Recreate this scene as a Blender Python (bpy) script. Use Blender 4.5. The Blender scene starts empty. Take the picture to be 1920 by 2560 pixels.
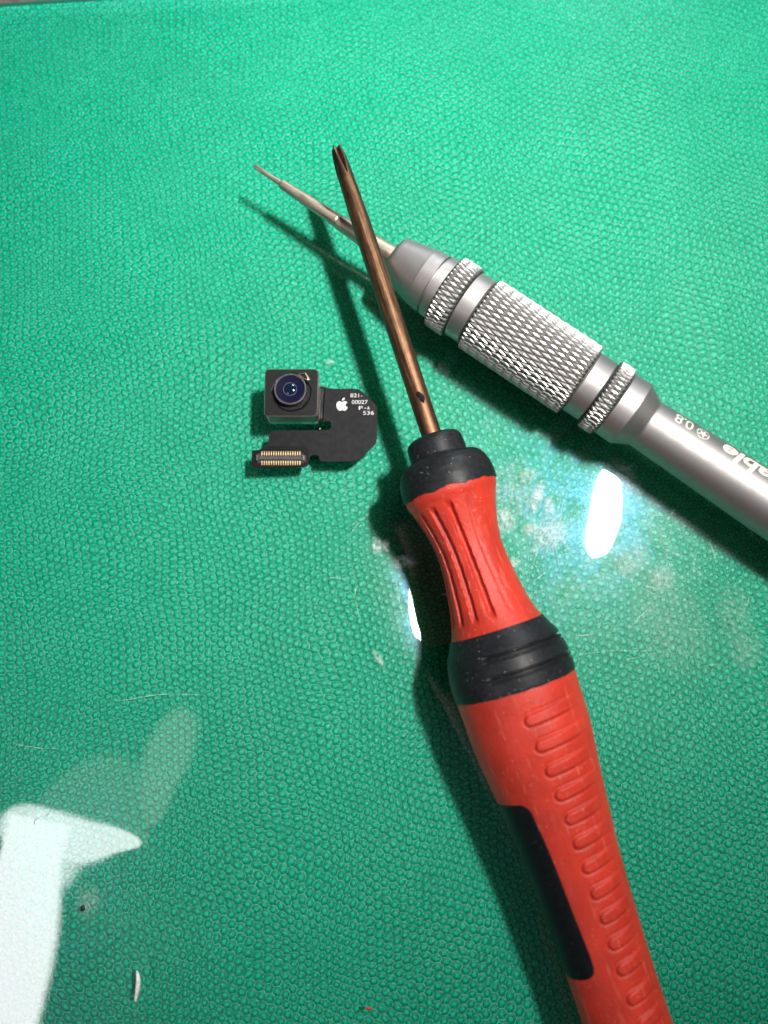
import bpy, bmesh, math, random
import numpy as np
from mathutils import Vector, Matrix

random.seed(7); rng = np.random.default_rng(7)
MM = 0.001
sc = bpy.context.scene
col = sc.collection

# ------------------------------------------------------------------ camera
TILT = math.radians(9.5); DIST = 116.4          # millimetres
CAM = np.array([0, -DIST*math.sin(TILT), DIST*math.cos(TILT)])
FW = np.array([0, math.sin(TILT), -math.cos(TILT)])
UP = np.array([0, math.cos(TILT), math.sin(TILT)])
cd = bpy.data.cameras.new('camera'); cam = bpy.data.objects.new('camera', cd); col.objects.link(cam)
cam.location = CAM*MM; cam.rotation_euler = (TILT, 0, 0)
cd.sensor_fit = 'HORIZONTAL'; cd.sensor_width = 26; cd.lens = 26
cd.clip_start = 0.005; cd.clip_end = 20
cd.dof.use_dof = True; cd.dof.focus_distance = 112.0*MM; cd.dof.aperture_fstop = 12.0
sc.camera = cam

# ------------------------------------------------------------------ world and lamps
w = bpy.data.worlds.new('World'); sc.world = w; w.use_nodes = True
bg = w.node_tree.nodes['Background']; bg.inputs[0].default_value = (0.80, 0.88, 1.0, 1); bg.inputs[1].default_value = 0.03
sc.view_settings.view_transform = 'Standard'; sc.view_settings.look = 'None'
sc.view_settings.exposure = 0; sc.view_settings.gamma = 1; sc.view_settings.use_curve_mapping = False

def lamp(name, loc, target, sx, sy, power, color, spread=180, roll=0):
    l = bpy.data.lights.new(name, 'AREA'); l.shape = 'ELLIPSE'
    l.size = sx*MM; l.size_y = sy*MM; l.energy = power; l.color = color; l.spread = math.radians(spread)
    o = bpy.data.objects.new(name, l); col.objects.link(o); o.location = Vector(loc)*MM
    z = (Vector(loc)-Vector(target)).normalized(); y = Vector((-math.sin(roll), math.cos(roll), 0)); y = (y-z*y.dot(z)).normalized(); x = y.cross(z)
    o.rotation_euler = Matrix(((x.x, y.x, z.x), (x.y, y.y, z.y), (x.z, y.z, z.z))).to_euler()
    return o
desk_lamp = lamp('desk_lamp', (98, 48, 275), (-14, 95, 0), 11, 44, .50, (1.0, 0.955, 0.90), 84, math.radians(-12))
added_top_light = lamp('added_top_light', (140, 450, 250), (-10, 60, 0), 150, 110, 1.25, (0.88, 0.95, 1.0))  # unseen soft light added to brighten the far end of the mat
# the window behind the photographer as a rectangle, plus added ellipses shaping its glare
def window_glare(x, y, sx, sy, radiance, shape='RECTANGLE', roll=0):
    a = sx*sy*MM*MM*(1 if shape == 'RECTANGLE' else math.pi/4)
    l = lamp('window_glare_light', (x, y, 300), (x, y, 0), sx, sy, radiance*math.pi*a, (1.0, 0.93, 0.97), 180, roll); l.data.shape = shape
window_glare(-187, -160, 50, 116, 10.5, 'RECTANGLE', math.radians(-11))
window_glare(-158, -116, 62, 34, 8.5, 'ELLIPSE', math.radians(-31))
window_glare(-171, -130, 46, 50, 6, 'ELLIPSE', math.radians(20))
window_glare(-178, -117, 66, 50, 7, 'ELLIPSE', math.radians(-25))
window_glare(-149, -106, 62, 70, .6, 'ELLIPSE')
window_glare(-151, -111, 44, 50, .7, 'ELLIPSE')
window_glare(-113, -74, 25, 42, 1.0, 'ELLIPSE', math.radians(-15))
sc.cycles.max_bounces = 8; sc.cycles.transparent_max_bounces = 12
sc.cycles.sample_clamp_indirect = 4

# ------------------------------------------------------------------ helpers
def at(px, py, z):
    """the point of height z (mm) on the desk seen at photograph pixel px, py"""
    d = np.array([1., 0, 0])*(px-960) - UP*(py-1280) + FW*1920
    return CAM + d*((z-CAM[2])/d[2])

def tag(o, label=None, cat=None, group=None, kind=None):
    if label: o['label'] = label
    if cat: o['category'] = cat
    if group: o['group'] = group
    if kind: o['kind'] = kind
    return o

def empty(name, loc=(0, 0, 0), mat=None):
    o = bpy.data.objects.new(name, None); col.objects.link(o); o.empty_display_size = 0.005
    if mat is not None: o.matrix_world = mat
    else: o.location = Vector(loc)*MM
    return o

def mesh_obj(name, verts, faces, material, parent=None, smooth=True, origin=None, sharp=None):
    """verts in world mm; when there is a parent they become local to it"""
    v = np.asarray(verts, float)*MM
    me = bpy.data.meshes.new(name)
    if parent is not None:
        inv = np.array(parent.matrix_world.inverted() if parent.parent is None else (parent.parent.matrix_world).inverted())
        v = v @ inv[:3, :3].T + inv[:3, 3]
    elif origin is not None:
        v = v - np.array(origin)*MM
    me.from_pydata(v.tolist(), [], faces); me.validate(); me.update()
    if smooth:
        me.polygons.foreach_set('use_smooth', [True]*len(me.polygons))
        if sharp is not None: me.set_sharp_from_angle(angle=math.radians(sharp))
    if material: me.materials.append(material)
    o = bpy.data.objects.new(name, me); col.objects.link(o)
    if parent is not None: o.parent = parent
    elif origin is not None: o.location = Vector(origin)*MM
    return o

def grid_faces(nu, nv, close_v=True, flip=False):
    i = np.arange(nu-1)[:, None]; j = np.arange(nv if close_v else nv-1)[None, :]
    a = i*nv+j; b = i*nv+(j+1) % nv; c = (i+1)*nv+(j+1) % nv; d = (i+1)*nv+j
    F = np.stack([a, b, c, d], -1).reshape(-1, 4)
    return (F[:, ::-1] if flip else F).tolist()

def smoothstep(x, a, b):
    t = np.clip((x-a)/(b-a), 0, 1); return t*t*(3-2*t)

def vnoise(x, seed=0):
    """smooth 1-D value noise in -1..1"""
    r = np.random.default_rng(seed).uniform(-1, 1, 4096)
    i = np.floor(x).astype(int); f = x-i; f = f*f*(3-2*f)
    return r[i % 4096]*(1-f)+r[(i+1) % 4096]*f

def prism(pts, z0, z1, bevel=0.0):
    """polygon (mm, CCW) raised from z0 to z1 with a small top bevel"""
    p = np.asarray(pts, float); n = len(p)
    area = 0.5*np.sum(p[:, 0]*np.roll(p[:, 1], -1)-np.roll(p[:, 0], -1)*p[:, 1])
    if area < 0: p = p[::-1]
    rings = [(p, z0), (p, z1-bevel)]
    if bevel > 0:
        e = np.roll(p, -1, 0)-p; nrm = np.stack([e[:, 1], -e[:, 0]], 1); nrm /= np.linalg.norm(nrm, axis=1)[:, None]+1e-9
        vn = nrm+np.roll(nrm, 1, 0); vn /= np.linalg.norm(vn, axis=1)[:, None]+1e-9
        rings.append((p-vn*bevel, z1))
    V = np.concatenate([np.c_[q, np.full(n, z)] for q, z in rings])
    F = []
    for k in range(len(rings)-1):
        for i in range(n): F.append([k*n+i, k*n+(i+1) % n, (k+1)*n+(i+1) % n, (k+1)*n+i])
    F.append(list(range((len(rings)-1)*n, len(rings)*n))); F.append(list(range(n-1, -1, -1)))
    return V, F

def rrect(cx, cy, w_, h_, r, rot=0, n=6):
    P = []
    for (sx, sy, a0) in ((1, 1, 0), (-1, 1, 90), (-1, -1, 180), (1, -1, 270)):
        for k in range(n+1):
            a = math.radians(a0+90*k/n)
            P.append((sx*(w_/2-r)+r*math.cos(a), sy*(h_/2-r)+r*math.sin(a)))
    c, s = math.cos(rot), math.sin(rot)
    return [(cx+x*c-y*s, cy+x*s+y*c) for x, y in P]

def catmull(P, n=5, closed=True):
    P = np.asarray(P, float); N = len(P); out = []
    for i in range(N if closed else N-1):
        a, b, c, d = [P[k % N] if closed else P[min(max(k, 0), N-1)] for k in (i-1, i, i+1, i+2)]
        for t in np.arange(n)/n:
            out.append(.5*(2*b+(c-a)*t+(2*a-5*b+4*c-d)*t*t+(3*b-a-3*c+d)*t**3))
    if not closed: out.append(P[-1])
    return np.array(out)

def boxv(c, s, rot=0):
    x, y, z = np.array(s)/2; cc, ss = math.cos(rot), math.sin(rot)
    V = [(c[0]+a*x*cc-b*y*ss, c[1]+a*x*ss+b*y*cc, c[2]+d*z) for d in (-1, 1) for a, b in ((-1, -1), (1, -1), (1, 1), (-1, 1))]
    F = [[3, 2, 1, 0], [4, 5, 6, 7]]+[[i, (i+1) % 4, 4+(i+1) % 4, 4+i] for i in range(4)]
    return V, F

def text_mesh(s, size, bold=0.0, sx=1.0, shear=0.0, space=1.0):
    cu = bpy.data.curves.new('t', 'FONT'); cu.body = s; cu.size = 1; cu.offset = bold; cu.shear = shear
    cu.space_character = space; cu.fill_mode = 'FRONT'; cu.resolution_u = 4
    o = bpy.data.objects.new('t', cu); col.objects.link(o); dg = bpy.context.evaluated_depsgraph_get()
    me = bpy.data.meshes.new_from_object(o.evaluated_get(dg)); bpy.data.objects.remove(o)
    bm = bmesh.new(); bm.from_mesh(me); bmesh.ops.triangulate(bm, faces=bm.faces)
    V = np.array([v.co[:2] for v in bm.verts]); F = [[v.index for v in f.verts] for f in bm.faces]
    bm.free(); bpy.data.meshes.remove(me); bpy.data.curves.remove(cu)
    V[:, 0] *= size*sx; V[:, 1] *= size
    return V, F

# ------------------------------------------------------------------ node helpers
class NT:
    def __init__(s, name):
        s.m = bpy.data.materials.new(name); s.m.use_nodes = True; s.t = s.m.node_tree
        s.t.nodes.clear(); s.out = s.t.nodes.new('ShaderNodeOutputMaterial')
    def n(s, typ, **kw):
        nd = s.t.nodes.new('ShaderNode'+typ)
        for k, v in kw.items():
            if k[0] == '_': setattr(nd, k[1:], v)
        for k, v in kw.items():
            if k[0] == '_': continue
            key = int(k[1:]) if k[0] == 'i' and k[1:].isdigit() else k.replace('__', ' ')
            if hasattr(v, 'is_linked') or isinstance(v, bpy.types.NodeSocket): s.t.links.new(v, nd.inputs[key])
            else: nd.inputs[key].default_value = v
        return nd
    def math(s, op, a, b=0.0, c=0.0, clamp=False):
        return s.n('Math', _operation=op, _use_clamp=clamp, i0=a, i1=b, i2=c).outputs[0]
    def ramp(s, v, a, b, lo=0.0, hi=1.0):
        nd = s.n('MapRange', _interpolation_type='SMOOTHSTEP', Value=v); nd.inputs[1].default_value = a; nd.inputs[2].default_value = b
        nd.inputs[3].default_value = lo; nd.inputs[4].default_value = hi; return nd.outputs[0]
    def coords(s, scale=(1000, 1000, 1000), rot=(0, 0, 0), kind='Object'):
        tc = s.n('TexCoord'); mp = s.n('Mapping', Vector=tc.outputs[kind]); mp.inputs['Scale'].default_value = scale; mp.inputs['Rotation'].default_value = rot
        return mp.outputs[0]
    def noise(s, vec, scale, detail=3, rough=.5, color=False):
        nd = s.n('TexNoise', Vector=vec, Scale=scale, Detail=detail, Roughness=rough); return nd.outputs[1 if color else 0]
    def mix(s, f, a, b):
        nd = s.n('Mix', _data_type='RGBA'); 
        for k, v in ((0, f), (6, a), (7, b)):
            if isinstance(v, bpy.types.NodeSocket): s.t.links.new(v, nd.inputs[k])
            else: nd.inputs[k].default_value = v if k == 0 else (*v, 1)
        return nd.outputs[2]
    def bump(s, h, dist=.001, strength=1.0, normal=None):
        nd = s.n('Bump', Height=h, Distance=dist, Strength=strength)
        if normal is not None: s.t.links.new(normal, nd.inputs['Normal'])
        return nd.outputs[0]
    def principled(s, **kw):
        p = s.n('BsdfPrincipled'); 
        for k, v in kw.items():
            k = k.replace('__', ' ')
            if isinstance(v, bpy.types.NodeSocket): s.t.links.new(v, p.inputs[k])
            else: p.inputs[k].default_value = (*v, 1) if isinstance(v, tuple) and len(v) == 3 and 'Color' in k else v
        return p.outputs[0]
    def done(s, sh): s.t.links.new(sh, s.out.inputs[0]); return s.m

def simple(name, color, rough=.5, metal=0.0, grain=0.0, gscale=3.0, **kw):
    t = NT(name); v = t.coords(); nz = t.noise(v, gscale, 4, .6)
    c2 = tuple(x*(1-.35) for x in color)
    colr = t.mix(t.ramp(nz, .35, .65), color, c2)
    args = dict(Base__Color=colr, Roughness=rough, Metallic=metal)
    if grain: args['Normal'] = t.bump(t.math('MULTIPLY', t.noise(v, gscale*4, 3), grain))
    args.update(kw); return t.done(t.principled(**args))

# --- embossed green layer of the mat: hexagonal cells
def mat_green():
    t = NT('embossed_green_vinyl'); v = t.coords()
    warp = t.noise(v, .05, 1, .5, True); warp2 = t.noise(v, .8, 2, .6, True)
    a = t.n('VectorMath', _operation='SUBTRACT', i0=warp, i1=(.5, .5, .5)).outputs[0]
    b = t.n('VectorMath', _operation='SUBTRACT', i0=warp2, i1=(.5, .5, .5)).outputs[0]
    a = t.n('VectorMath', _operation='SCALE', i0=a, Scale=7.0).outputs[0]
    b = t.n('VectorMath', _operation='SCALE', i0=b, Scale=.16).outputs[0]
    vv = t.n('VectorMath', _operation='ADD', i0=v, i1=a).outputs[0]; vv = t.n('VectorMath', _operation='ADD', i0=vv, i1=b).outputs[0]
    mp = t.n('Mapping', Vector=vv); mp.inputs['Rotation'].default_value = (0, 0, math.radians(-9)); mp.inputs['Scale'].default_value = (1/1.27,)*3
    sp = t.n('SeparateXYZ', Vector=mp.outputs[0]); u, x = sp.outputs[1], sp.outputs[0]
    R3 = math.sqrt(3)
    def cell(ou, ov):
        a = t.math('SUBTRACT', t.math('FLOORED_MODULO', t.math('ADD', u, 500+ou), 1.0), .5)
        c = t.math('SUBTRACT', t.math('FLOORED_MODULO', t.math('ADD', x, 500*R3+ov), R3), R3/2)
        return a, c, t.math('ADD', t.math('MULTIPLY', a, a), t.math('MULTIPLY', c, c))
    a1, c1, d1 = cell(0, 0); a2, c2, d2 = cell(.5, R3/2)
    k = t.math('LESS_THAN', d2, d1); ik = t.math('SUBTRACT', 1.0, k)
    sel = lambda p, q: t.math('ADD', t.math('MULTIPLY', p, ik), t.math('MULTIPLY', q, k))
    qx, qy, dd = t.math('ABSOLUTE', sel(a1, a2)), t.math('ABSOLUTE', sel(c1, c2)), sel(d1, d2)
    hd = t.math('MAXIMUM', qx, t.math('ADD', t.math('MULTIPLY', qx, .5), t.math('MULTIPLY', qy, .866)))
    fine = t.noise(v, 3.2, 4, .75); fine2 = t.noise(v, 1.7, 3, .7); sparse = t.noise(v, 4.5, 2, .6)
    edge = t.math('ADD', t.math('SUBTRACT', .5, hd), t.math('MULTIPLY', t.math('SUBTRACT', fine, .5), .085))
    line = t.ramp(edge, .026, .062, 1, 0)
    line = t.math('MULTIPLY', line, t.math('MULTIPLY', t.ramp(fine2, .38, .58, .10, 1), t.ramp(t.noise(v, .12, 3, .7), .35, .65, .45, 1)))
    spk = t.ramp(sparse, .61, .70)
    mott = t.ramp(t.noise(v, 2.4, 4, .75), .35, .68)
    core_glint = t.ramp(t.math('ADD', dd, t.math('MULTIPLY', t.math('SUBTRACT', fine, .5), .12)), .0, .07, 1, 0)
    dome = t.math('SQRT', t.math('MAXIMUM', t.math('SUBTRACT', 1.0, t.math('MULTIPLY', dd, 3.2)), 0.02))
    h = t.math('ADD', t.math('MULTIPLY', dome, .27), t.math('MULTIPLY', fine, .10))
    h = t.math('ADD', h, t.math('MULTIPLY', line, .10))
    tone = t.ramp(t.noise(v, .03, 2, .5), .3, .7)
    base = t.mix(tone, (.0001, .185, .108), (.0001, .158, .090))
    base = t.mix(t.math('MULTIPLY', mott, .55), base, (.0002, .46, .275))
    base = t.mix(t.math('MULTIPLY', core_glint, .65), base, (.004, .62, .41))  # brighter cell centres paint a highlight onto each dome
    base = t.mix(t.math('MULTIPLY', spk, .50), base, (.10, .90, .70))
    base = t.mix(t.math('MULTIPLY', line, .80), base, (.17, .84, .64))  # pale net colour stands in for glints along the cell grooves
    nrm = t.bump(h, .001, .9)
    return t.done(t.principled(Base__Color=base, Roughness=.24, Specular__IOR__Level=.30, Normal=nrm))

def clear_sheet(blobs):
    t = NT('clear_scuffed_vinyl'); v = t.coords()
    fine = t.noise(v, 3.5, 5, .75); mid = t.noise(v, .45, 4, .65); low = t.noise(v, .035, 2, .5)
    rid = t.math('ABSOLUTE', t.math('SUBTRACT', t.noise(v, 1.1, 4, .7), .5))
    # fine directional rubbing marks
    mp = t.n('Mapping', Vector=v); mp.inputs['Rotation'].default_value = (0, 0, .45); mp.inputs['Scale'].default_value = (3.2, .16, 1)
    rub = t.ramp(t.noise(mp.outputs[0], 1.6, 3, .6), .60, .72)
    n1 = t.bump(t.math('MULTIPLY', fine, .0004), .001, 1.0)
    sharp = t.n('BsdfGlossy', Roughness=.022, Normal=n1)
    sharp.inputs['Color'].default_value = (1, 1, 1, 1)
    fr = t.n('Fresnel', IOR=1.75)
    tr = t.n('BsdfTransparent'); tr.inputs[0].default_value = (.96, .985, .975, 1)
    base = t.n('MixShader', i0=fr.outputs[0], i1=tr.outputs[0], i2=sharp.outputs[0]).outputs[0]
    scuff = t.math('MULTIPLY', t.math('ADD', t.ramp(fine, .42, .62), t.math('MULTIPLY', rub, .9)), t.ramp(t.noise(v, .22, 3, .6), .36, .62, .25, 1.3))
    blue = t.n('BsdfGlossy', Roughness=.21, Normal=n1); blue.inputs['Color'].default_value = (.09, .36, 1, 1)
    base = t.n('MixShader', i0=t.math('MULTIPLY', scuff, .0110), i1=base, i2=blue.outputs[0]).outputs[0]
    wide = t.n('BsdfGlossy', Roughness=.36, Normal=n1); wide.inputs['Color'].default_value = (.9, 1, .97, 1)
    f = t.math('MULTIPLY', t.math('MULTIPLY', t.ramp(low, .35, .65, .35, 1), t.ramp(mid, .3, .7, .5, 1.3)), .010)
    base = t.n('MixShader', i0=f, i1=base, i2=wide.outputs[0]).outputs[0]
    # dried smears and dust, each with its own place
    tot = None
    for (c, rx, ry, rot, st) in blobs:
        m = t.n('Mapping', Vector=v, _vector_type='TEXTURE'); m.inputs['Location'].default_value = (c[0], c[1], 0)
        m.inputs['Rotation'].default_value = (0, 0, rot); m.inputs['Scale'].default_value = (rx, ry, 1e6)
        ln = t.n('VectorMath', _operation='LENGTH', i0=m.outputs[0]).outputs['Value']
        k = t.math('MULTIPLY', t.ramp(ln, .25, 1.15, 1, 0), st)
        tot = k if tot is None else t.math('MAXIMUM', tot, k)
    nz = t.math('ADD', t.ramp(t.noise(v, 1.3, 6, .8), .36, .66), t.math('MULTIPLY', rub, .6))
    dust = t.math('MULTIPLY', t.ramp(t.noise(v, 2.6, 3, .8), .70, .78), .05)
    fac = t.math('ADD', t.math('MULTIPLY', tot, nz), dust, clamp=True)
    white = t.n('BsdfDiffuse'); white.inputs[0].default_value = (.62, .72, .68, 1)
    sh = t.n('MixShader', i0=fac, i1=base, i2=white.outputs[0]).outputs[0]
    return t.done(sh)

def metal_streak(name, color, rough, amp=.35):
    t = NT(name); v = t.coords((130, 4200, 4200)); nz = t.noise(v, 1.0, 5, .75)
    v2 = t.coords(); spots = t.ramp(t.noise(v2, 1.2, 3, .6), .35, .7)
    c = t.mix(t.ramp(nz, .35, .68), color, tuple(min(1, x*(1+amp)) for x in color))
    c = t.mix(t.math('MULTIPLY', spots, .35), c, tuple(x*.6 for x in color))
    r = t.ramp(nz, .3, .7, rough*.75, rough*1.3)
    return t.done(t.principled(Base__Color=c, Metallic=1.0, Roughness=r, Normal=t.bump(t.math('MULTIPLY', nz, .03))))

def red_plastic():
    t = NT('worn_red_plastic'); v = t.coords()
    n1 = t.noise(v, .22, 4, .6); n2 = t.noise(v, 2.5, 4, .7)
    c = t.mix(t.ramp(n1, .35, .7), (.50, .034, .017), (.40, .026, .014))
    mp = t.n('Mapping', Vector=v); mp.inputs['Scale'].default_value = (.12, 1.4, 1.4)
    scr = t.ramp(t.noise(mp.outputs[0], 1.1, 5, .75), .56, .70)
    c = t.mix(t.math('MULTIPLY', scr, .55), c, (.68, .17, .11))
    vo = t.n('TexVoronoi', Vector=v, Scale=.55); dots = t.ramp(vo.outputs[0], .06, .11, 1, 0)
    c = t.mix(t.math('MULTIPLY', dots, .55), c, (.25, .03, .02))
    vo2 = t.n('TexVoronoi', Vector=v, Scale=1.1); d2 = t.ramp(vo2.outputs[0], .06, .11, 1, 0)
    grime = t.ramp(t.noise(v, .9, 6, .85), .54, .70); c = t.mix(t.math('MULTIPLY', grime, .45), c, (.20, .022, .015))
    c = t.mix(t.math('MULTIPLY', d2, .35), c, (.9, .45, .35))
    h = t.math('ADD', t.math('MULTIPLY', n2, .07), t.math('MULTIPLY', scr, .02))
    p = t.principled(Base__Color=c, Roughness=t.ramp(n2, .2, .8, .38, .52), Specular__IOR__Level=.35, Subsurface__Weight=.12, Subsurface__Scale=.0012, Subsurface__Radius=(1.0, .15, .1), Normal=t.bump(h))
    return t.done(p)

def rubber(name='dusty_black_rubber', base=(.0065, .0075, .009), dust=1.0):
    t = NT(name); v = t.coords()
    n1 = t.noise(v, 1.5, 4, .7)
    vo = t.n('TexVoronoi', Vector=v, Scale=1.5); d = t.ramp(vo.outputs[0], .09, .16, 1, 0)
    d = t.math('MULTIPLY', d, t.ramp(t.noise(v, .6, 2), .42, .56))
    grit = t.ramp(t.noise(v, 7, 2, .6), .58, .75)
    c = t.mix(t.ramp(n1, .3, .75), base, tuple(x*2.0 for x in base))
    c = t.mix(t.math('MULTIPLY', grit, .16*dust), c, (.25, .25, .25))
    c = t.mix(t.math('MULTIPLY', d, .38*dust), c, (.5, .47, .44))
    return t.done(t.principled(Base__Color=c, Roughness=.43, Specular__IOR__Level=.22, Normal=t.bump(t.math('ADD', t.math('MULTIPLY', grit, .012), t.math('MULTIPLY', n1, .03)))))

RED = red_plastic(); RUB = rubber(); PAD = rubber('smooth_black_rubber', (.003, .0035, .005), .3)
COPPER = metal_streak('bronzed_steel', (.120, .066, .038), .46, 1.3)
TIPM = metal_streak('darkened_steel_tip', (.12, .072, .046), .42)
t = NT('satin_grey_aluminium'); v_ = t.coords((5000, 350, 350)); n1_ = t.noise(v_, 1.0, 3, .6); n2_ = t.noise(t.coords(), .7, 4, .7)
SATIN = t.done(t.principled(Base__Color=t.mix(t.ramp(n2_, .35, .7), (.35, .34, .335), (.31, .30, .295)), Metallic=1.0, Roughness=t.ramp(n2_, .2, .8, .49, .57), Normal=t.bump(t.math('MULTIPLY', n1_, .003))))
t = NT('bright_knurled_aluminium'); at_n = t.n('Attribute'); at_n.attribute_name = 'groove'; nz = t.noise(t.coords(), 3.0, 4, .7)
gr = t.math('MULTIPLY', t.ramp(at_n.outputs['Fac'], .25, .95), t.ramp(nz, .25, .55, .7, 1))  # grooves coloured dark to stand in for shade between the diamonds
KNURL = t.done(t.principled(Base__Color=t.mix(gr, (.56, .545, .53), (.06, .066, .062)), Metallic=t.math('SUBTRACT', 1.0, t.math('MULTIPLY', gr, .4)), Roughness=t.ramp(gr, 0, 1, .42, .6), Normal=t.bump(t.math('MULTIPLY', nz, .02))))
STEEL = metal_streak('warm_bit_steel', (.42, .36, .29), .46, .25)
ETCH = simple('pale_etched_print', (.62, .60, .54), .6, 0.0)

# ------------------------------------------------------------------ setting: desk under and behind the mat
DESK = simple('brown_desk_laminate', (.11, .085, .075), .55, 0, .03, .8)
V, F = boxv((0, 40, -23.4), (1000, 700, 40))
tag(mesh_obj('desk', V, F, DESK, smooth=False), 'brown desk surface under the green mat', kind='structure')

# ------------------------------------------------------------------ the mat
E1, E2 = at(0, 14, 0), at(230, 0, 0)
slope = (E2[1]-E1[1])/(E2[0]-E1[0])
mat_rot = math.atan(slope)
def m2w(x, y, z):   # mat frame: origin (0, top edge) -> world
    c, s = math.cos(mat_rot), math.sin(mat_rot); oy = E1[1]-E1[0]*slope+3.9
    return np.stack([x*c-y*s, oy+x*s+y*c, z], -1)
def sheet_h(X, Y):
    """gentle waves of the loose clear sheet; a bulge where the heavy handle pushes it up"""
    h = 0.10*np.sin(X/19+.6)*np.cos(Y/23+.9)+0.05*np.sin(X/13-Y/17+2.0)
    dx, dy = X-5.3, Y+15.6
    h = h-(.138*dx+.097*dy)*np.exp(-((dx/8.5)**2+(dy/11.5)**2))
    h = h+(.034*(X-33.4))*np.exp(-(((X-33.4)/20)**2+(Y/20)**2))
    h = h+.20*np.exp(-(((X+33.5)/4.2)**2+((Y+47.5)/3.2)**2)/2)
    h = h+.25*np.exp(-(((X+52)/8)**2+((Y+46)/7)**2)/2)
    return h-.18
MAT = empty('repair_mat', (0, 0, -2))
tag(MAT, 'green textured repair mat under a scratched clear cover, covering the desk', 'mat')
V = []; 
bx = rrect(0, -115, 330, 230, 3)
P = np.array(bx); Wp = m2w(P[:, 0], P[:, 1], np.zeros(len(P)))
V, F = prism(Wp[:, :2], -3.3, -1.35, .2)
mesh_obj('mat_base', V, F, simple('dark_green_mat_rubber', (.001, .10, .065), .5), MAT, smooth=False)
nx, ny = 120, 90
X, Y = np.meshgrid(np.linspace(-160, 160, nx), np.linspace(-226, -1.1, ny), indexing='ij')
W_ = m2w(X, Y, np.full_like(X, -1.2)).reshape(-1, 3)
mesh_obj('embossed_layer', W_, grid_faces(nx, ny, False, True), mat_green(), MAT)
nx, ny = 460, 330
X, Y = np.meshgrid(np.linspace(-150, 150, nx), np.linspace(-215, -2.2, ny), indexing='ij')
W_ = m2w(X, Y, np.zeros_like(X)); W_[..., 2] = sheet_h(W_[..., 0], W_[..., 1])
px = lambda x, y: at(x, y, 0)[:2]
blobs = [(px(1322, 1182), 2.2, 1.6, .4, .55), (px(1350, 1235), 1.2, 3.6, -.35, .95), (px(1381, 1258), 1.1, 1.7, 0, .9), (px(1386, 1328), 2.6, 3.4, -.6, .95),
         (px(1262, 1292), 2.6, 2.4, .2, .75), (px(1344, 1316), 2.2, 1.4, .2, .6), (px(1292, 1402), .9, .9, 0, .8), (px(1345, 1370), .7, .6, 0, .7), (px(1668, 1446), 2.4, 2.6, 0, .45),
         (px(1290, 1216), 4.5, 5.5, 0, .35), (px(1590, 1400), 3.5, 3.0, .5, .35), (px(1700, 1560), 7, 9, .5, .16), (px(1850, 1540), 3.5, 6, 0, .18),
         (px(942, 1360), 1.0, 1.6, 0, .7), (px(966, 1360), .7, 1.2, 0, .7), (px(1010, 1402), 2.2, 1.2, 0, .6), (px(948, 1648), .6, 1.8, .5, .7), (px(822, 893), .8, .6, 0, .6),
         (px(1000, 1010), 1, 1, 0, 0), (px(207, 2265), 2.2, 2.6, 0, .25), (px(1570, 1190), 2, 4, .6, .35), (px(1880, 1620), 3, 4, 0, .2)]
mesh_obj('clear_cover', W_.reshape(-1, 3), grid_faces(nx, ny, False, True), clear_sheet(blobs), MAT)

# scratches on the clear cover
t = NT('scratch_in_vinyl'); tr = t.n('BsdfTransparent'); df = t.n('BsdfDiffuse'); df.inputs[0].default_value = (.75, .85, .8, 1)
SCR = t.done(t.n('MixShader', i0=t.ramp(t.noise(t.coords(), 1.5, 3, .7), .35, .65, .12, .62), i1=tr.outputs[0], i2=df.outputs[0]).outputs[0])
def zc(ox, oy, k, pts): return [(ox+a/k, oy+b/k) for a, b in pts]
lines = [zc(1200, 1120, 6.38, l) for l in ([(640, 30), (590, 170), (525, 360)], [(1320, 250), (1265, 400), (1215, 540)], [(1560, 440), (1420, 600), (1280, 760)],
    [(1380, 660), (1330, 850), (1275, 1040), (1272, 1130), (1300, 1240)], [(1385, 820), (1350, 1030), (1310, 1270)], [(1160, 1100), (1100, 1250), (1020, 1430), (960, 1650), (830, 2040)],
    [(1150, 1130), (1010, 1480), (860, 1900)], [(1290, 1330), (1390, 1470), (1480, 1600)], [(1250, 1470), (1280, 1620), (1340, 1740)], [(820, 1560), (815, 1680), (832, 1790)], [(905, 1800), (960, 1900), (1010, 2010)], [(680, 1880), (770, 2000)])]
lines += [zc(0, 1660, 2.37, [(640, 228), (760, 213), (890, 190), (1050, 185), (1200, 193)]), zc(0, 1660, 2.37, [(860, 710), (940, 742)]), zc(0, 1660, 2.37, [(20, 480), (150, 505), (300, 515)])]
lines += [zc(1280, 1100, 2.592, l) for l in ([(920, 1090), (860, 1140), (800, 1210)], [(450, 1395), (560, 1378), (700, 1366), (950, 1368)], [(1225, 710), (1205, 860)], [(860, 520), (810, 690)], [(960, 1180), (1010, 1270)], [(440, 1265), (560, 1262)], [(350, 560), (330, 600), (450, 780)], [(300, 930), (430, 965)])]
lines += [zc(820, 1280, 5.53, l) for l in ([(560, 0), (430, 110), (290, 290)], [(935, 900), (965, 1050), (1000, 1250), (1045, 1480)], [(400, 980), (370, 1130), (400, 1300), (435, 1500)], [(960, 1720), (870, 1830), (780, 1920)], [(0, 890), (230, 905)])]
for _ in range(46):
    x0 = random.gauss(1560, 230); y0 = random.gauss(1380, 190); a = random.uniform(0, 3.14); L = random.uniform(12, 60)
    lines.append([(x0, y0), (x0+L*math.cos(a)/2, y0+L*math.sin(a)/2+random.uniform(-3, 3)), (x0+L*math.cos(a), y0+L*math.sin(a))])
SV, SF = [], []
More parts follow.
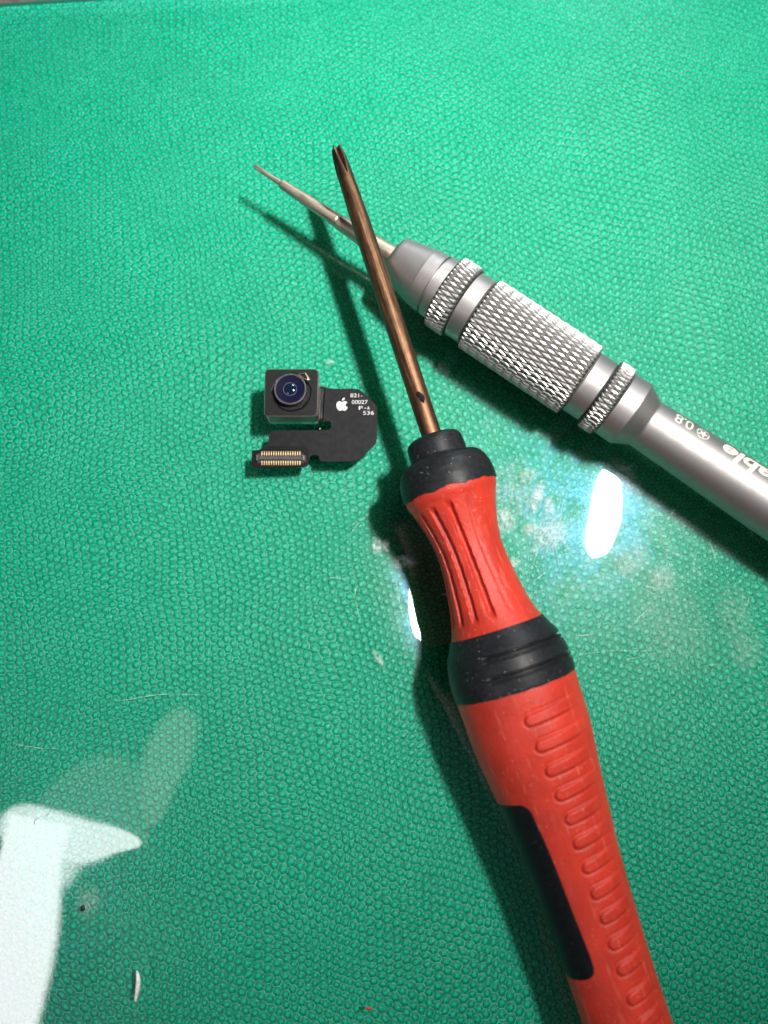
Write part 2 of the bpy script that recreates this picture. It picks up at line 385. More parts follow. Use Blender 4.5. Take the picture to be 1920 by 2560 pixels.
for l in lines:
    q = catmull([px(*p) for p in l], 8, False); d = np.gradient(q, axis=0); d /= np.linalg.norm(d, axis=1)[:, None]+1e-9
    nn = np.c_[-d[:, 1], d[:, 0]]; tt = np.linspace(0, 1, len(q)); wd = (.012+.030*np.sin(np.pi*tt))[:, None]*random.uniform(.6, 1.2)
    q = q+vnoise(tt*6+random.random()*50, 3)[:, None]*nn*.04
    b = len(SV); L_, R_ = q+nn*wd, q-nn*wd
    for i in range(len(q)):
        for e in (L_[i], R_[i]): SV.append((e[0], e[1], float(sheet_h(e[0], e[1]))+.02))
    for i in range(len(q)-1): SF.append([b+2*i, b+2*i+1, b+2*i+3, b+2*i+2])
tag(mesh_obj('scratch_marks', SV, SF, SCR, MAT, smooth=False), kind='stuff')

# ------------------------------------------------------------------ turned tools
class Tool:
    def __init__(s, name, A, B, mid):
        s.A = np.array(A, float); s.ax = np.array(B, float)-s.A; s.ax /= np.linalg.norm(s.ax)
        s.p = np.cross(s.ax, [0, 0, 1.]); s.p /= np.linalg.norm(s.p); s.u = np.cross(s.p, s.ax)
        P0 = s.A+s.ax*mid; P0 = P0-s.u*(P0[2]/s.u[2])
        M = Matrix(((s.ax[0], -s.p[0], s.u[0], P0[0]*MM), (s.ax[1], -s.p[1], s.u[1], P0[1]*MM), (s.ax[2], -s.p[2], s.u[2], P0[2]*MM), (0, 0, 0, 1)))
        s.root = empty(name, mat=M); bpy.context.view_layer.update()
    def pt(s, S, T, R):
        S, T, R = np.broadcast_arrays(S, T, R)
        return s.A+S[..., None]*s.ax+(R*np.cos(T))[..., None]*s.p+(R*np.sin(T))[..., None]*s.u
    def part(s, name, S, rfun, material, nt=96, caps=(True, True), parent=None, sharp=35, seam=0):
        S = np.asarray(S, float); T = np.linspace(0, 2*np.pi, nt, endpoint=False)
        SS, TT = np.meshgrid(S, T, indexing='ij'); RR = rfun(SS, TT)
        if isinstance(RR, tuple): SS, RR = RR
        V = s.pt(SS, TT, RR).reshape(-1, 3).tolist(); F = grid_faces(len(S), nt, True, True)
        for k, c in enumerate(caps):
            if c:
                i0 = 0 if k == 0 else (len(S)-1)*nt
                V.append(s.pt(np.array(np.mean(SS[0 if k == 0 else -1])), np.array(0.), np.array(0.)).tolist())
                ci = len(V)-1
                for j in range(nt):
                    a, b = i0+j, i0+(j+1) % nt
                    F.append([ci, a, b] if k == 0 else [ci, b, a])
        return mesh_obj(name, V, F, material, parent or s.root, sharp=sharp)

def prof(P):
    a = np.array(sorted(P, key=lambda q: q[0])); return lambda S: np.interp(S, a[:, 0], a[:, 1])
def sprof(P):
    """smooth (monotone cubic) profile"""
    a = np.array(P, float); x, y = a[:, 0], a[:, 1]; h = np.diff(x); d = np.diff(y)/h
    m = np.zeros(len(x)); m[0], m[-1] = d[0], d[-1]
    for i in range(1, len(x)-1): m[i] = 0 if d[i-1]*d[i] <= 0 else 2*d[i-1]*d[i]/(d[i-1]+d[i])
    def f(S):
        i = np.clip(np.searchsorted(x, S)-1, 0, len(x)-2); t_ = np.clip((S-x[i])/h[i], 0, 1)
        return (y[i]*(1+2*t_)*(1-t_)**2+m[i]*h[i]*t_*(1-t_)**2+y[i+1]*t_*t_*(3-2*t_)+m[i+1]*h[i]*t_*t_*(t_-1))
    return f
def stations(P, step=.35, tight=.06):
    """stations along a faceted profile: both sides of every corner plus regular steps"""
    xs = sorted(p[0] for p in P); out = []
    for a, b in zip(xs[:-1], xs[1:]):
        n = max(1, int(round((b-a)/step)))
        out += list(a+(b-a)*np.arange(n)/n)
        if b-a > 3*tight: out += [a+tight, b-tight]
    return sorted(set(out+[xs[-1]]))

def groove_shade(o, A, ax, R, depth):
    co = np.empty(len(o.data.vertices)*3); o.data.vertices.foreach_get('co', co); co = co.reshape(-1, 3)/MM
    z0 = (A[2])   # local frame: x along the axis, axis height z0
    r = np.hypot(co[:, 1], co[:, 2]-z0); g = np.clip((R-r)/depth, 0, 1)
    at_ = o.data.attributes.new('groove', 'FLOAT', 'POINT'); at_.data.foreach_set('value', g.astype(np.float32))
# ---- silver precision driver
A = at(636, 415, 5.85); B = at(1920, 1261, 5.85)
PEN = Tool('precision_screwdriver', A, B, 55)
tag(PEN.root, 'slim silver metal precision screwdriver with knurled grip, lying under the copper shaft', 'screwdriver')
def bit_r(S, T):
    base = np.interp(S, [0, .25, 5.2], [.30, .37, .42]); k = smoothstep(S, 2.6, .4)
    return base*(1-k*.30*(0.5+0.5*np.cos(5*T+.5)))
PEN.part('bit_tip', np.linspace(0, 5.3, 30), bit_r, STEEL, 60, (True, False))
P = [(5.15, .36), (5.2, .64), (5.35, .74), (9.3, .84), (9.36, .86), (15.9, 1.05), (15.98, 1.0), (16.15, .98), (16.22, 1.14), (16.5, 1.17), (21.5, 1.38), (25.85, 1.58), (27.1, 1.62)]
PEN.part('bit_shank', stations(P), lambda S, T: prof(P)(S), STEEL, 64, (True, False))
P = [(26.5, 1.5), (26.52, 2.2), (26.6, 2.75), (26.8, 3.2), (27.1, 3.46), (27.5, 3.58), (31.9, 4.50), (32.05, 4.55), (34.0, 4.72), (34.1, 4.66), (34.15, 4.40), (34.45, 4.40), (34.5, 4.82), (36.2, 4.85)]
PEN.part('nose_cone', stations(P), lambda S, T: prof(P)(S), SATIN, 128, (True, False))
def knurl(s0, s1, R, N=44, helix=math.radians(15.0), depth=.28, cham=.35, phase=0):
    pitch = 2*math.pi*R/N
    def f(S, T):
        sh = (S-s0)*math.tan(helix)/pitch
        a = T*N/(2*math.pi)+sh+phase; b = T*N/(2*math.pi)-sh+phase
        tri = lambda q: np.abs((q % 1)-.5)*2
        h = np.minimum(1-tri(a), 1-tri(b))            # 0 in the grooves
        g = np.minimum(tri(a+.5), tri(b+.5))
        r = R-depth*(1-np.clip(g*1.75, 0, 1))
        e = np.minimum(S-s0, s1-S); r = r-np.clip(cham-e, 0, cham)*.9
        return np.where((S <= s0+1e-6) | (S >= s1-1e-6), R-depth-.35, r)
    return f
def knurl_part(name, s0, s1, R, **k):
    n = int((s1-s0)/.09); o = PEN.part(name, np.linspace(s0, s1, n), knurl(s0, s1, R, **k), KNURL, 44*14, (True, True), sharp=20); groove_shade(o, A, None, R, .28)
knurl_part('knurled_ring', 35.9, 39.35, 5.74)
P = [(39.0, 4.7), (39.3, 4.8), (39.55, 5.18), (41.9, 5.20), (42.15, 4.95), (42.5, 4.8)]
PEN.part('smooth_collar', stations(P, .3), lambda S, T: prof(P)(S), SATIN, 128)
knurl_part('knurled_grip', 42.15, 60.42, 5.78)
P = [(60.0, 4.6), (60.42, 4.75), (60.7, 4.88), (63.3, 4.88), (63.6, 4.6), (63.9, 4.6)]
PEN.part('smooth_collar', stations(P, .3), lambda S, T: prof(P)(S), SATIN, 128)
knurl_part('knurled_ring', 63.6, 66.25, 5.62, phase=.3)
P = [(65.9, 4.6), (66.2, 4.85), (66.4, 5.04), (69.0, 5.12), (69.12, 5.08), (71.5, 3.80), (71.75, 3.76), (77.6, 3.92), (92.5, 4.30), (118, 4.35), (119, 4.0), (119.2, 1)]
PEN.part('body', stations(P, .8), lambda S, T: prof(P)(S), SATIN, 128, (True, True), sharp=8)
bodyr = prof(P)
def wrap_print(name, V2, F2, s0, th0):
    # subdivide long triangles so the print hugs the barrel
    bm = bmesh.new(); vs = [bm.verts.new((x, y, 0)) for x, y in V2]
    for f in F2:
        try: bm.faces.new([vs[i] for i in f])
        except ValueError: pass
    for _ in range(4):
        es = [e for e in bm.edges if e.calc_length() > .35]
        if not es: break
        bmesh.ops.subdivide_edges(bm, edges=es, cuts=1); bmesh.ops.triangulate(bm, faces=bm.faces)
    bm.verts.index_update(); Q = np.array([v.co[:2] for v in bm.verts]); F3 = [[v.index for v in f.verts] for f in bm.faces]; bm.free()
    S = s0-Q[:, 0]; R = bodyr(S)+.018; T = math.radians(th0)-Q[:, 1]/bodyr(S)
    return mesh_obj(name, PEN.pt(S, T, R), F3, ETCH, PEN.root, smooth=False)
V2, F2 = text_mesh('0.8', 2.75, .008, .98, space=.90)
wrap_print('printed_size_mark', V2, F2, 77.2, 135)
V2, F2 = text_mesh('able', 3.7, .035, 1.30, .22, space=.97)
wd = V2[:, 0].max(); wrap_print('printed_lettering', V2, F2, 82.0+wd, 135)
# star in a ring
n = 40; a = np.linspace(0, 2*np.pi, n, endpoint=False)
RV = [(1.0*math.cos(t_), 1.0*math.sin(t_)) for t_ in a]+[(.84*math.cos(t_), .84*math.sin(t_)) for t_ in a]
RF = [[i, (i+1) % n, n+(i+1) % n, n+i] for i in range(n)]
b = len(RV); RV.append((0, 0))
for k in range(10):
    r_ = .90 if k % 2 == 0 else .34; t_ = math.pi/2+k*math.pi/5+.3; RV.append((r_*math.cos(t_), r_*math.sin(t_)))
RF += [[b, b+1+k, b+1+(k+1) % 10] for k in range(10)]
wrap_print('printed_star_mark', np.array(RV), RF, 78.75, 120)

# ---- red handled screwdriver
A = at(840, 368.5, 10.3); B = at(1290, 1721, 8.5)
RS = Tool('red_handled_screwdriver', A, B, 82)
tag(RS.root, 'thick red and black handled screwdriver with a copper brown shaft', 'screwdriver')
shp = sprof([(0, .80), (.2, .87), (3.86, 1.17), (8, 1.28), (14.6, 1.40), (28.5, 1.44), (47.6, 1.44)])
def shaft_r(S, T):
    k = np.clip((5.2-S)/5.2, 0, 1)                     # flutes deepen towards the tip
    ang = 4
    c = np.abs(((T-math.radians(103))*ang/(2*np.pi)) % 1-.5)*2     # 1 on the groove's centre line
    c = 1-np.abs((((T-math.radians(103))*ang/(2*np.pi)+.5) % 1)-.5)*2
    width = k**.8*.95
    g = np.clip((c-(1-width))/np.maximum(width, 1e-3), 0, 1)
    r = shp(S)*(1-.58*k**.7*g)
    S2 = S+np.where(S < .05, .0, 0)
    return r
def tip_r(S, T):
    r = shaft_r(S, T)
    c = 1-np.abs((((T-math.radians(103))*4/(2*np.pi)+.5) % 1)-.5)*2
    notch = smoothstep(c, .35, 1.0)*.75
    S2 = S+notch*np.clip(1-S/3.0, 0, 1)
    return S2, r
RS.part('fluted_tip', np.linspace(0, 5.6, 60), tip_r, TIPM, 160, (True, False), sharp=40)
RS.part('shaft', np.linspace(5.6, 48, 120), lambda S, T: shp(S)+.006*vnoise(S*.7+3*np.sin(T), 5), COPPER, 80, (False, False), sharp=60)
# dark chip on the shaft
a_ = np.linspace(0, 2*np.pi, 18, endpoint=False); rr = 1+.45*vnoise(a_*1.7, 9)
S_ = 41.1+.75*rr*np.cos(a_); T_ = math.radians(91)+.30*rr*np.sin(a_)+.10*np.cos(a_)
Vc = RS.pt(S_, T_, shp(S_)+.025).tolist()+[RS.pt(np.array(41.1), np.array(math.radians(90)), np.array(1.53)).tolist()]
mesh_obj('paint_chip', Vc, [[i, (i+1) % 18, 18] for i in range(18)], simple('flaked_dark_coating', (.006, .005, .005), .6, Specular__IOR__Level=.08), RS.root)

CP = [(46.55, 1.5), (46.6, 2.6), (46.75, 3.3), (47.05, 3.75), (47.5, 3.98), (48.2, 4.05), (49.7, 4.12), (49.95, 4.25), (50.05, 4.7), (50.25, 5.35), (50.65, 5.85), (51.3, 6.25), (52.2, 6.58), (53.4, 6.76), (54.3, 6.80), (55.0, 6.74)]
cpf = prof(CP)
def collar(S, T):
    e = 54.95+.16*vnoise(T*7/(2*np.pi)*4, 11)+.10*vnoise(T*80/(2*np.pi), 12)
    S2 = 46.55+(S-46.55)*(e-46.55)/(55.0-46.55)*1.0
    S2 = np.where(S > 53, S+(e-55.0)*(S-53)/2.0, S)
    return S2, cpf(S)
RS.part('front_collar', stations(CP, .25), collar, RUB, 160, (True, False), sharp=60)

fw = sprof([(54.5, 6.62), (55.3, 6.55), (56.6, 6.05), (59.07, 5.32), (61.5, 4.80), (63.5, 4.60), (65.3, 4.64), (67.1, 4.82), (71.3, 5.42), (73.6, 6.02), (75.4, 6.75)])
def waist(S, T):
    r = fw(S); D = np.degrees(T)
    d = np.zeros_like(r)
    for base in (0, 180):
        for th, dep, hw in ((9, .5, .48), (31, .52, .48), (54, .60, .50), (78, .70, .52), (104, .10, .35)):
            for sign in (1,):
                c = th+base
                x = (((D-c+180) % 360)-180)*np.pi/180*r
                x = x-.05*(S-64)
                s0, s1 = 56.4+.3*abs(th-80)/40, 73.2
                ends = smoothstep(S, s0, s0+1.2)*smoothstep(S, s1+.2, s1-1.0)
                d += dep*ends*np.clip(1-(x/hw)**2, 0, 1)**.6
    return r-d-.02+.012*vnoise(S*1.3+4*np.sin(T*2), 3)
RS.part('handle_front', np.linspace(54.5, 75.2, 170), waist, RED, 420, (True, False), sharp=70)

bp = sprof([(74.7, 6.60), (75.6, 6.98), (77.3, 7.86), (79.2, 8.28), (80.9, 8.46), (82.4, 8.42), (82.7, 8.36)])
def band(S, T):
    r = bp(S); D = np.degrees(T)
    for s0 in (77.55, 80.15):
        on = smoothstep(D, 59, 64)*smoothstep(D, 200, 194)
        x = S-s0-.35*(D-60)/100*.5
        r = r-on*(.50*np.clip(1-(x/.22)**2, 0, 1)**.5+.26*np.clip(1-((x-.62)/.20)**2, 0, 1)**.5)
    s2 = S+np.where(S > 82.3, .05*vnoise(T*9, 4), 0)
    return s2, r
RS.part('middle_band', np.linspace(74.7, 82.7, 200), band, RUB, 300, (True, True), sharp=60)

hr = sprof([(82.0, 8.25), (83.2, 8.27), (85.7, 8.16), (88, 8.10), (90.0, 7.98), (93, 7.62), (96.5, 7.16), (101.0, 6.68), (106.5, 6.12), (111.5, 5.84), (120.2, 5.52), (126, 5.45), (136, 6.1), (150, 7.7), (158, 7.6), (161, 6.2), (161.5, 3.5)])
SL = [(86.39, 79.5), (89.72, 81.5), (92.92, 83.2), (96.09, 85.2), (99.21, 87.6), (102.3, 88.0), (105.45, 89.7), (108.66, 90.1), (111.74, 92.0), (114.9, 91.8), (118.05, 92.2), (121.57, 92.7), (124.7, 95.8), (127.9, 97), (131, 98)]
PADO = [(96.0, 17.3), (95.94, 34), (95.95, 47), (96.25, 53), (96.98, 57.1), (98.3, 57.9), (101.55, 60.2), (105.29, 61.2), (110.05, 62.4), (114.56, 64.7), (116.6, 65.2), (117.7, 63.5), (118.25, 59.6), (118.75, 48.9), (119.16, 21.5), (119.2, 5), (118.6, -12), (116, -22), (108, -24), (100, -22), (96.8, -12), (96.1, 2)]
def rear(S, T):
    r = hr(S).copy(); D = np.degrees(T); D = np.where(D > 270, D-360, D); b0 = hr(S)
    for s0, th in SL:
        m = np.abs(S-s0) < 2.2
        ws = .70
        cth = th+math.degrees(ws/7)
        sc_ = s0-.008*(D-th)
        dy = np.where(D < cth, (cth-D)*np.pi/180*b0, 0); d = np.hypot(S-sc_, dy)
        fade = smoothstep(D, 150, 96)
        r = r+np.where(m, .34*smoothstep(d, ws+.16, ws-.22)*fade, 0)
        r = r-np.where(m, .10*np.exp(-((d-ws-.22)/.16)**2)*fade, 0)
    return r
RS.part('handle_rear', np.concatenate([np.linspace(82.2, 130, 560), np.linspace(130.3, 161.5, 80)]), rear, RED, 420, (True, True), sharp=70)
# black thumb pad let into the left side, slightly proud, built as a disc grid inside its outline
out = catmull(np.array(PADO), 6); c0 = np.array([107.5, 22.0])
rings = 26; V = []; F = []
for k in range(rings+1):
    f = k/rings
    q = c0+(out-c0)*f
    lift = .05 if f < .97 else (-.08 if k == rings else .05)
    V += RS.pt(q[:, 0], np.radians(q[:, 1]), hr(q[:, 0])+lift).tolist()
n = len(out)
for k in range(rings):
    for i in range(n): F.append([k*n+i, k*n+(i+1) % n, (k+1)*n+(i+1) % n, (k+1)*n+i])
mesh_obj('thumb_pad', V, F, PAD, RS.root, sharp=60)

# ------------------------------------------------------------------ phone camera module with its flat cable
zf = 5.0
C0 = [at(663, 919, zf), at(796.5, 923.5, zf), at(796, 1042.6, zf), at(658, 1040, zf)]
cx, cy = np.mean([p[0] for p in C0]), np.mean([p[1] for p in C0])
mw = (C0[1][0]-C0[0][0]+C0[2][0]-C0[3][0])/2; mh = (C0[0][1]-C0[3][1]+C0[1][1]-C0[2][1])/2
CM = empty('phone_camera_module', (cx, cy, 0)); bpy.context.view_layer.update()
tag(CM, 'small square black phone camera with a curved flat cable and gold-pinned connector', 'camera module')
NICK = simple('polished_nickel', (.72, .68, .58), .24, .92, .01, 3.0)
FACE = simple('matte_black_plate', (.014, .014, .015), .45, 0, .01, 3.0, Specular__IOR__Level=.13)
DARK = simple('dark_sealant', (.004, .004, .005), .22, 0, .05, 1.5, Specular__IOR__Level=.3)
V, F = prism(rrect(cx, cy, mw-.15, mh-.15, .6), .75, 2.25, .12); mesh_obj('lower_housing', V, F, NICK, CM, smooth=False)
V, F = prism(rrect(cx, cy, mw-.35, mh-.35, .6), 2.2, 2.8, 0); mesh_obj('housing_seam', V, F, DARK, CM, smooth=False)
V, F = prism(rrect(cx, cy, mw, mh, .75, n=10), 2.75, zf, .17); HS = mesh_obj('upper_housing', V, F, NICK, CM, smooth=True, sharp=40)
# face plate with the round opening: ring between rounded square and circle
ocx, ocy = at(600+560/4.366, 880+440/4.366, zf)[:2]
sq = np.array(rrect(cx, cy, mw-.36, mh-.36, .58, n=16)); ang = np.arctan2(sq[:, 1]-ocy, sq[:, 0]-ocx)
Ro = 226/4.366*111/1920
circ = np.c_[ocx+Ro*np.cos(ang), ocy+Ro*np.sin(ang)]; n = len(sq); V = []
for q, z in ((sq, zf+.005), (sq, zf+.05), (circ, zf+.05), (circ, zf-.6)): V += np.c_[q, np.full(n, z)].tolist()
F = [[k*n+i, k*n+(i+1) % n, (k+1)*n+(i+1) % n, (k+1)*n+i] for k in range(3) for i in range(n)]
mesh_obj('face_plate', V, F, FACE, CM, smooth=False)
def lathe(name, c, P, material, parent, n=72, wob=0.0, seed=1):
    a = np.linspace(0, 2*np.pi, n, endpoint=False); V = []
    for r_, z_ in P:
        k = 1+wob*vnoise(a*9/(2*np.pi)*3, seed); V += np.c_[c[0]+r_*k*np.cos(a), c[1]+r_*k*np.sin(a), np.full(n, z_)].tolist()
    F = grid_faces(len(P), n); F.append(list(range((len(P)-1)*n, len(P)*n)))
    return mesh_obj(name, V, F, material, parent, sharp=35)
u_ = 111/1920/4.366
lathe('lens_gasket', (ocx, ocy), [(Ro*1.0, zf+.06), (Ro*.985, zf+.10), (Ro*.95, zf+.08), (Ro*.90, zf+.02), (Ro*.88, zf+.015)], DARK, CM, wob=.03)
zb = zf+1.1; bc = at(600+545/4.366, 880+402/4.366, zb)[:2]; ub = u_*(110/111)
BAR = simple('worn_black_barrel', (.040, .038, .040), .36, .15, .05, 2.5)
Rb = 186*ub
lathe('lens_barrel', bc, [(Rb*1.02, zf+.0), (Rb, zb-.15), (Rb*.985, zb-.03), (Rb*.96, zb), (Rb*.90, zb), (Rb*.875, zb-.03), (Rb*.85, zb-.12), (Rb*.83, zb-.5)], BAR, CM, wob=.012)
t = NT('coated_lens_ring'); nz = t.noise(t.coords(), 2, 4, .7)
RING = t.done(t.principled(Base__Color=t.mix(t.ramp(nz, .35, .65), (.003, .005, .026), (.006, .005, .018)), Roughness=.28, Coat__Weight=.2, Coat__Roughness=.10, Specular__IOR__Level=.2))
lr = lathe('filter_ring', bc, [(Rb*.845, zb-.10), (Rb*.80, zb-.11), (Rb*.44, zb-.14), (Rb*.42, zb-.22)], RING, CM)
lathe('inner_ring', bc, [(Rb*.43, zb-.15), (Rb*.425, zb-.08), (Rb*.38, zb-.08), (Rb*.36, zb-.16)], BAR, CM)
t = NT('blue_coated_glass'); GL = t.done(t.principled(Base__Color=(.004, .010, .03), Roughness=.04, Specular__IOR__Level=.9, Specular__Tint=(.45, .75, 1.0, 1), Coat__Weight=1.0, Coat__Roughness=.02))
rg = Rb*.365; lathe('lens_glass', bc, [(rg*math.cos(q), zb-.14+.26*math.sin(q)) for q in np.linspace(0, 1.45, 9)], GL, CM)
# lifted metal tab at the ring's upper right
tp = [at(600+x/4.366, 880+y/4.366, zf+.35)[:2] for x, y in ((622, 243), (650, 232), (718, 224), (735, 250), (762, 298), (740, 308), (690, 290))]
ip = [at(600+x/4.366, 880+y/4.366, zf+.35)[:2] for x, y in ((655, 245), (668, 240), (710, 236), (722, 256), (738, 288), (728, 294), (697, 279))]
V = [(*q, zf+.30) for q in tp]+[(*q, zf+.34) for q in ip]+[(*q, zf+.16) for q in tp]; n = len(tp)
F = [[i, (i+1) % n, n+(i+1) % n, n+i] for i in range(n)]+[[2*n+i, 2*n+(i+1) % n, (i+1) % n, i] for i in range(n)]
mesh_obj('metal_tab', V, F, simple('dull_brass_tab', (.38, .35, .27), .35, 1.0), CM, smooth=False)
# small solder glints at the lower right corner of the housing
for (x, y, r_) in ((850, 742, .16), (872, 838, .17), (835, 770, .12)):
    c = at(600+x/4.366, 880+y/4.366, 1.7)
    mesh_o = lathe('solder_dot', c[:2], [(r_*math.cos(q), 1.6+r_*math.sin(q)) for q in np.linspace(0, 1.4, 6)], NICK, CM, 16)

FZ = 1.15
FX = simple('matte_black_flex', (.013, .014, .016), .5, 0, .02, 1.2, Specular__IOR__Level=.12)
fo = [(850, 370), (900, 375), (930, 380), (965, 394), (1030, 400), (1240, 398), (1290, 405), (1330, 427), (1410, 500), (1480, 570), (1496, 600), (1499, 760), (1498, 930), (1482, 1000), (1440, 1045), (1370, 1110), (1310, 1163), (1260, 1190), (1200, 1197), (1040, 1197), (895, 1195), (870, 1183), (862, 1145), (845, 1128), (785, 1126), (767, 1140), (757, 1175), (750, 1220), (735, 1240), (700, 1255), (440, 1264), (145, 1270), (130, 1255), (128, 1170), (128, 1092), (142, 1072), (210, 1068), (250, 1050), (290, 1010), (312, 970), (318, 890), (330, 862), (370, 855), (600, 853), (850, 852), (905, 850), (970, 846), (988, 830), (992, 780), (978, 757), (930, 754), (912, 765), (905, 740), (850, 735)]
FP = [at(600+x/4.366, 880+y/4.366, FZ)[:2] for x, y in fo]
V, F = prism(FP, FZ-.16, FZ, .03); flex = mesh_obj('flex_cable', V, F, FX, CM, smooth=False)
# thicker joint between housing and cable
P4 = [at(600+x/4.366, 880+y/4.366, 1.9)[:2] for x, y in ((850, 372), (905, 380), (928, 400), (918, 560), (905, 740), (850, 730))]
V, F = prism(P4, .9, 1.75, .2); mesh_obj('cable_joint', V, F, DARK, CM, smooth=False)
PR = simple('white_print', (.66, .66, .66), .6)
def flat_print(name, s, zx0, zx1, zy0, zy1, bold=.0):
    a0 = at(600+zx0/4.366, 880+zy1/4.366, FZ); a1 = at(600+zx1/4.366, 880+zy0/4.366, FZ)
    V2, F2 = text_mesh(s, 1, bold); V2 = V2-V2.min(0); V2 = V2/V2.max(0)*np.array([a1[0]-a0[0], a1[1]-a0[1]])
    return mesh_obj(name, np.c_[V2[:, 0]+a0[0], V2[:, 1]+a0[1], np.full(len(V2), FZ+.008)], F2, PR, flex, smooth=False)
flat_print('printed_code', '821-', 1205, 1335, 453, 495); flat_print('printed_code', '00027', 1220, 1393, 525, 568)
flat_print('printed_code', 'F', 1297, 1340, 592, 630, .01); flat_print('printed_code', '-', 1357, 1378, 610, 617, 0); flat_print('printed_code', 'A', 1386, 1416, 592, 630, .0)
flat_print('printed_code', '536', 1343, 1462, 643, 686)
body = [(1115, 547), (1133, 538), (1150, 537), (1163, 544), (1170, 553), (1158, 563), (1153, 577), (1156, 591), (1165, 601), (1175, 605), (1170, 618), (1160, 632), (1148, 641), (1137, 641), (1125, 637), (1113, 635), (1102, 639), (1090, 642), (1078, 637), (1066, 622), (1056, 602), (1053, 583), (1055, 563), (1064, 547), (1080, 538), (1097, 539)]
leaf = [(1113, 531), (1114, 518), (1125, 505), (1142, 500), (1142, 512), (1134, 524), (1122, 530)]
LV, LF = [], []
for poly in (body, leaf):
    q = catmull(np.array([at(600+x/4.366, 880+y/4.366, FZ)[:2] for x, y in poly]), 4); b = len(LV)
    LV += [(*p, FZ+.008) for p in q]; LF.append(list(range(b, b+len(q))))
bm = bmesh.new(); vs = [bm.verts.new(v) for v in LV]
for f in LF: bm.faces.new([vs[i] for i in f])
bmesh.ops.triangulate(bm, faces=bm.faces); LF = [[v.index for v in f.verts] for f in bm.faces]; bm.verts.index_update(); LF = [[v.index for v in f.verts] for f in bm.faces]; bm.free()
mesh_obj('printed_emblem', LV, LF, PR, flex, smooth=False)
# stiffener and connector
q_ = lambda x, y, z: at(600+x/4.366, 880+y/4.366, z)
SP = [q_(x, y, FZ+.1)[:2] for x, y in ((142, 1075), (215, 1070), (255, 1052), (300, 1030), (500, 1030), (690, 1032), (728, 1048), (744, 1080), (748, 1180), (742, 1215), (720, 1240), (690, 1250), (440, 1260), (148, 1264), (134, 1250), (133, 1090))]
V, F = prism(SP, FZ+.002, FZ+.10, .03); CN = mesh_obj('connector_plate', V, F, simple('glossy_black_plate', (.008, .008, .009), .35, Specular__IOR__Level=.2), CM, smooth=False)
cz = FZ+.10
p0, p1 = q_(205, 1155, cz+.5), q_(675, 1157, cz+.5); cl = p1[0]-p0[0]
V, F = prism(rrect((p0[0]+p1[0])/2, p0[1], cl, 46*u_*1.02, .08), cz, cz+.55, .06)
mesh_obj('connector_core', V, F, simple('grey_connector_plastic', (.055, .055, .062), .4), CM, smooth=False)
V, F = prism(rrect((p0[0]+p1[0])/2, p0[1], cl+.5, 118*u_, .1), cz, cz+.2, .03)
mesh_obj('connector_base', V, F, simple('dark_connector_plastic', (.02, .016, .014), .5), CM, smooth=False)
for x in (190, 695):
    c = q_(x, 1155, cz+.4); V, F = prism(rrect(c[0], c[1], 34*u_, 74*u_, .1), cz, cz+.45, .08)
    mesh_obj('end_clip', V, F, simple('bright_solder_tab', (.75, .73, .68), .25, 1.0) if x == 190 else bpy.data.materials['bright_solder_tab'], CM, smooth=False)
GOLD = simple('gold_plated_contact', (.85, .66, .34), .42, .55)
pin0 = None
for row, (ya, yb) in enumerate(((1080, 1132), (1180, 1241))):
    for i in range(17):
        x = 239+i*(654-239)/16
        a = q_(x, (ya+yb)/2, cz+.3)
        if pin0 is None:
            V1, F1 = boxv((a[0], a[1], cz+.22), (.135, 50*u_, .12)); V2_, F2_ = boxv((a[0], a[1]-12*u_, cz+.33), (.12, 24*u_, .12))
            pin0 = mesh_obj('contact_pin', V1+V2_, F1+[[k+8 for k in f] for f in F2_], GOLD, CM, smooth=False); base = a; pin = pin0
        else:
            pin = pin0.copy(); col.objects.link(pin); pin.parent = CM
            pin.location = Vector(((a[0]-base[0])*MM, (a[1]-base[1])*MM, 0))
            if row: pin.scale = (1, -1, 1); pin.location.y = (a[1]+base[1]-2*cy)*MM

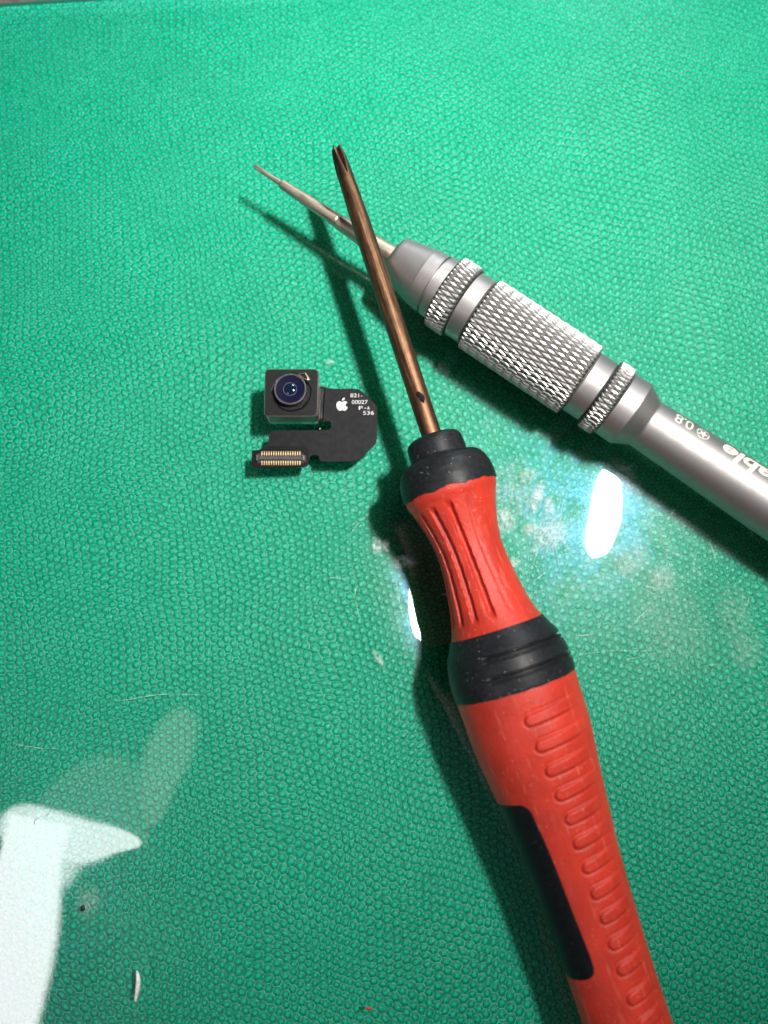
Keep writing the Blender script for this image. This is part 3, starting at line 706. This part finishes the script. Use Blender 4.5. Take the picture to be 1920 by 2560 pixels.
# ------------------------------------------------------------------ crumbs, hair and a glare streak on the mat
def crumb(name, x, y, sx, sy, h, material, label, cat, rot=0, seed=0):
    r = np.random.default_rng(seed); n = 10; a = np.linspace(0, 2*np.pi, n, endpoint=False)
    c = px(x, y); z = float(sheet_h(c[0], c[1])); V = []
    for f, zz in ((1, 0), (.85, .6), (.4, 1)):
        k = f*r.uniform(.7, 1.15, n); X_ = sx*k*np.cos(a); Y_ = sy*k*np.sin(a)
        V += np.c_[c[0]+X_*math.cos(rot)-Y_*math.sin(rot), c[1]+X_*math.sin(rot)+Y_*math.cos(rot), np.full(n, z+.01+h*zz)].tolist()
    F = grid_faces(3, n); F.append(list(range(2*n, 3*n)))
    o = mesh_obj(name, V, F, material, smooth=True, origin=(c[0], c[1], z)); tag(o, label, cat); return o
BLK = simple('black_crumb', (.004, .004, .005), .5); REDC = simple('red_speck', (.45, .03, .01), .5); GLARE = simple('white_streak', (.8, .8, .78), .8)
crumb('crumb', 207, 2271, .35, .45, .3, BLK, 'tiny black crumb beside the white window glare', 'crumb', seed=2)
crumb('red_speck', 1478, 1354, .26, .12, .1, REDC, 'tiny red speck just below the bright lamp glare', 'speck', .3, 3)
crumb('red_speck', 922, 2523, .50, .22, .15, REDC, 'dark red speck near the bottom edge of the mat', 'speck', .1, 4)
def strand(name, pts, wid, material, label, cat):
    q = catmull([px(*p) for p in pts], 8, False); c = q.mean(0); z = [float(sheet_h(a, b))+.08 for a, b in q]
    V, F = [], []; n = 6
    for i, (p, zz) in enumerate(zip(q, z)):
        d = q[min(i+1, len(q)-1)]-q[max(i-1, 0)]; d /= np.linalg.norm(d)+1e-9; w_ = wid*math.sin(math.pi*(.12+.76*i/(len(q)-1)))
        for k in range(n):
            a = 2*math.pi*k/n; V.append((p[0]-d[1]*w_*math.cos(a), p[1]+d[0]*w_*math.cos(a), zz+w_*math.sin(a)))
    F = grid_faces(len(q), n)
    o = mesh_obj(name, V, F, material, origin=(c[0], c[1], z[0])); tag(o, label, cat)
strand('hair_clipping', [(87, 2061), (87, 2054), (90, 2049), (95, 2047)], .05, BLK, 'short curved black hair clipping on the white glare', 'hair')
strand('glare_streak', [(342, 2428), (345, 2450), (343, 2475), (338, 2503)], .34, GLARE, 'short upright white glare streak near the lower left', 'glare_streak')  # reflection streak on the cover, modelled as a solid white strand
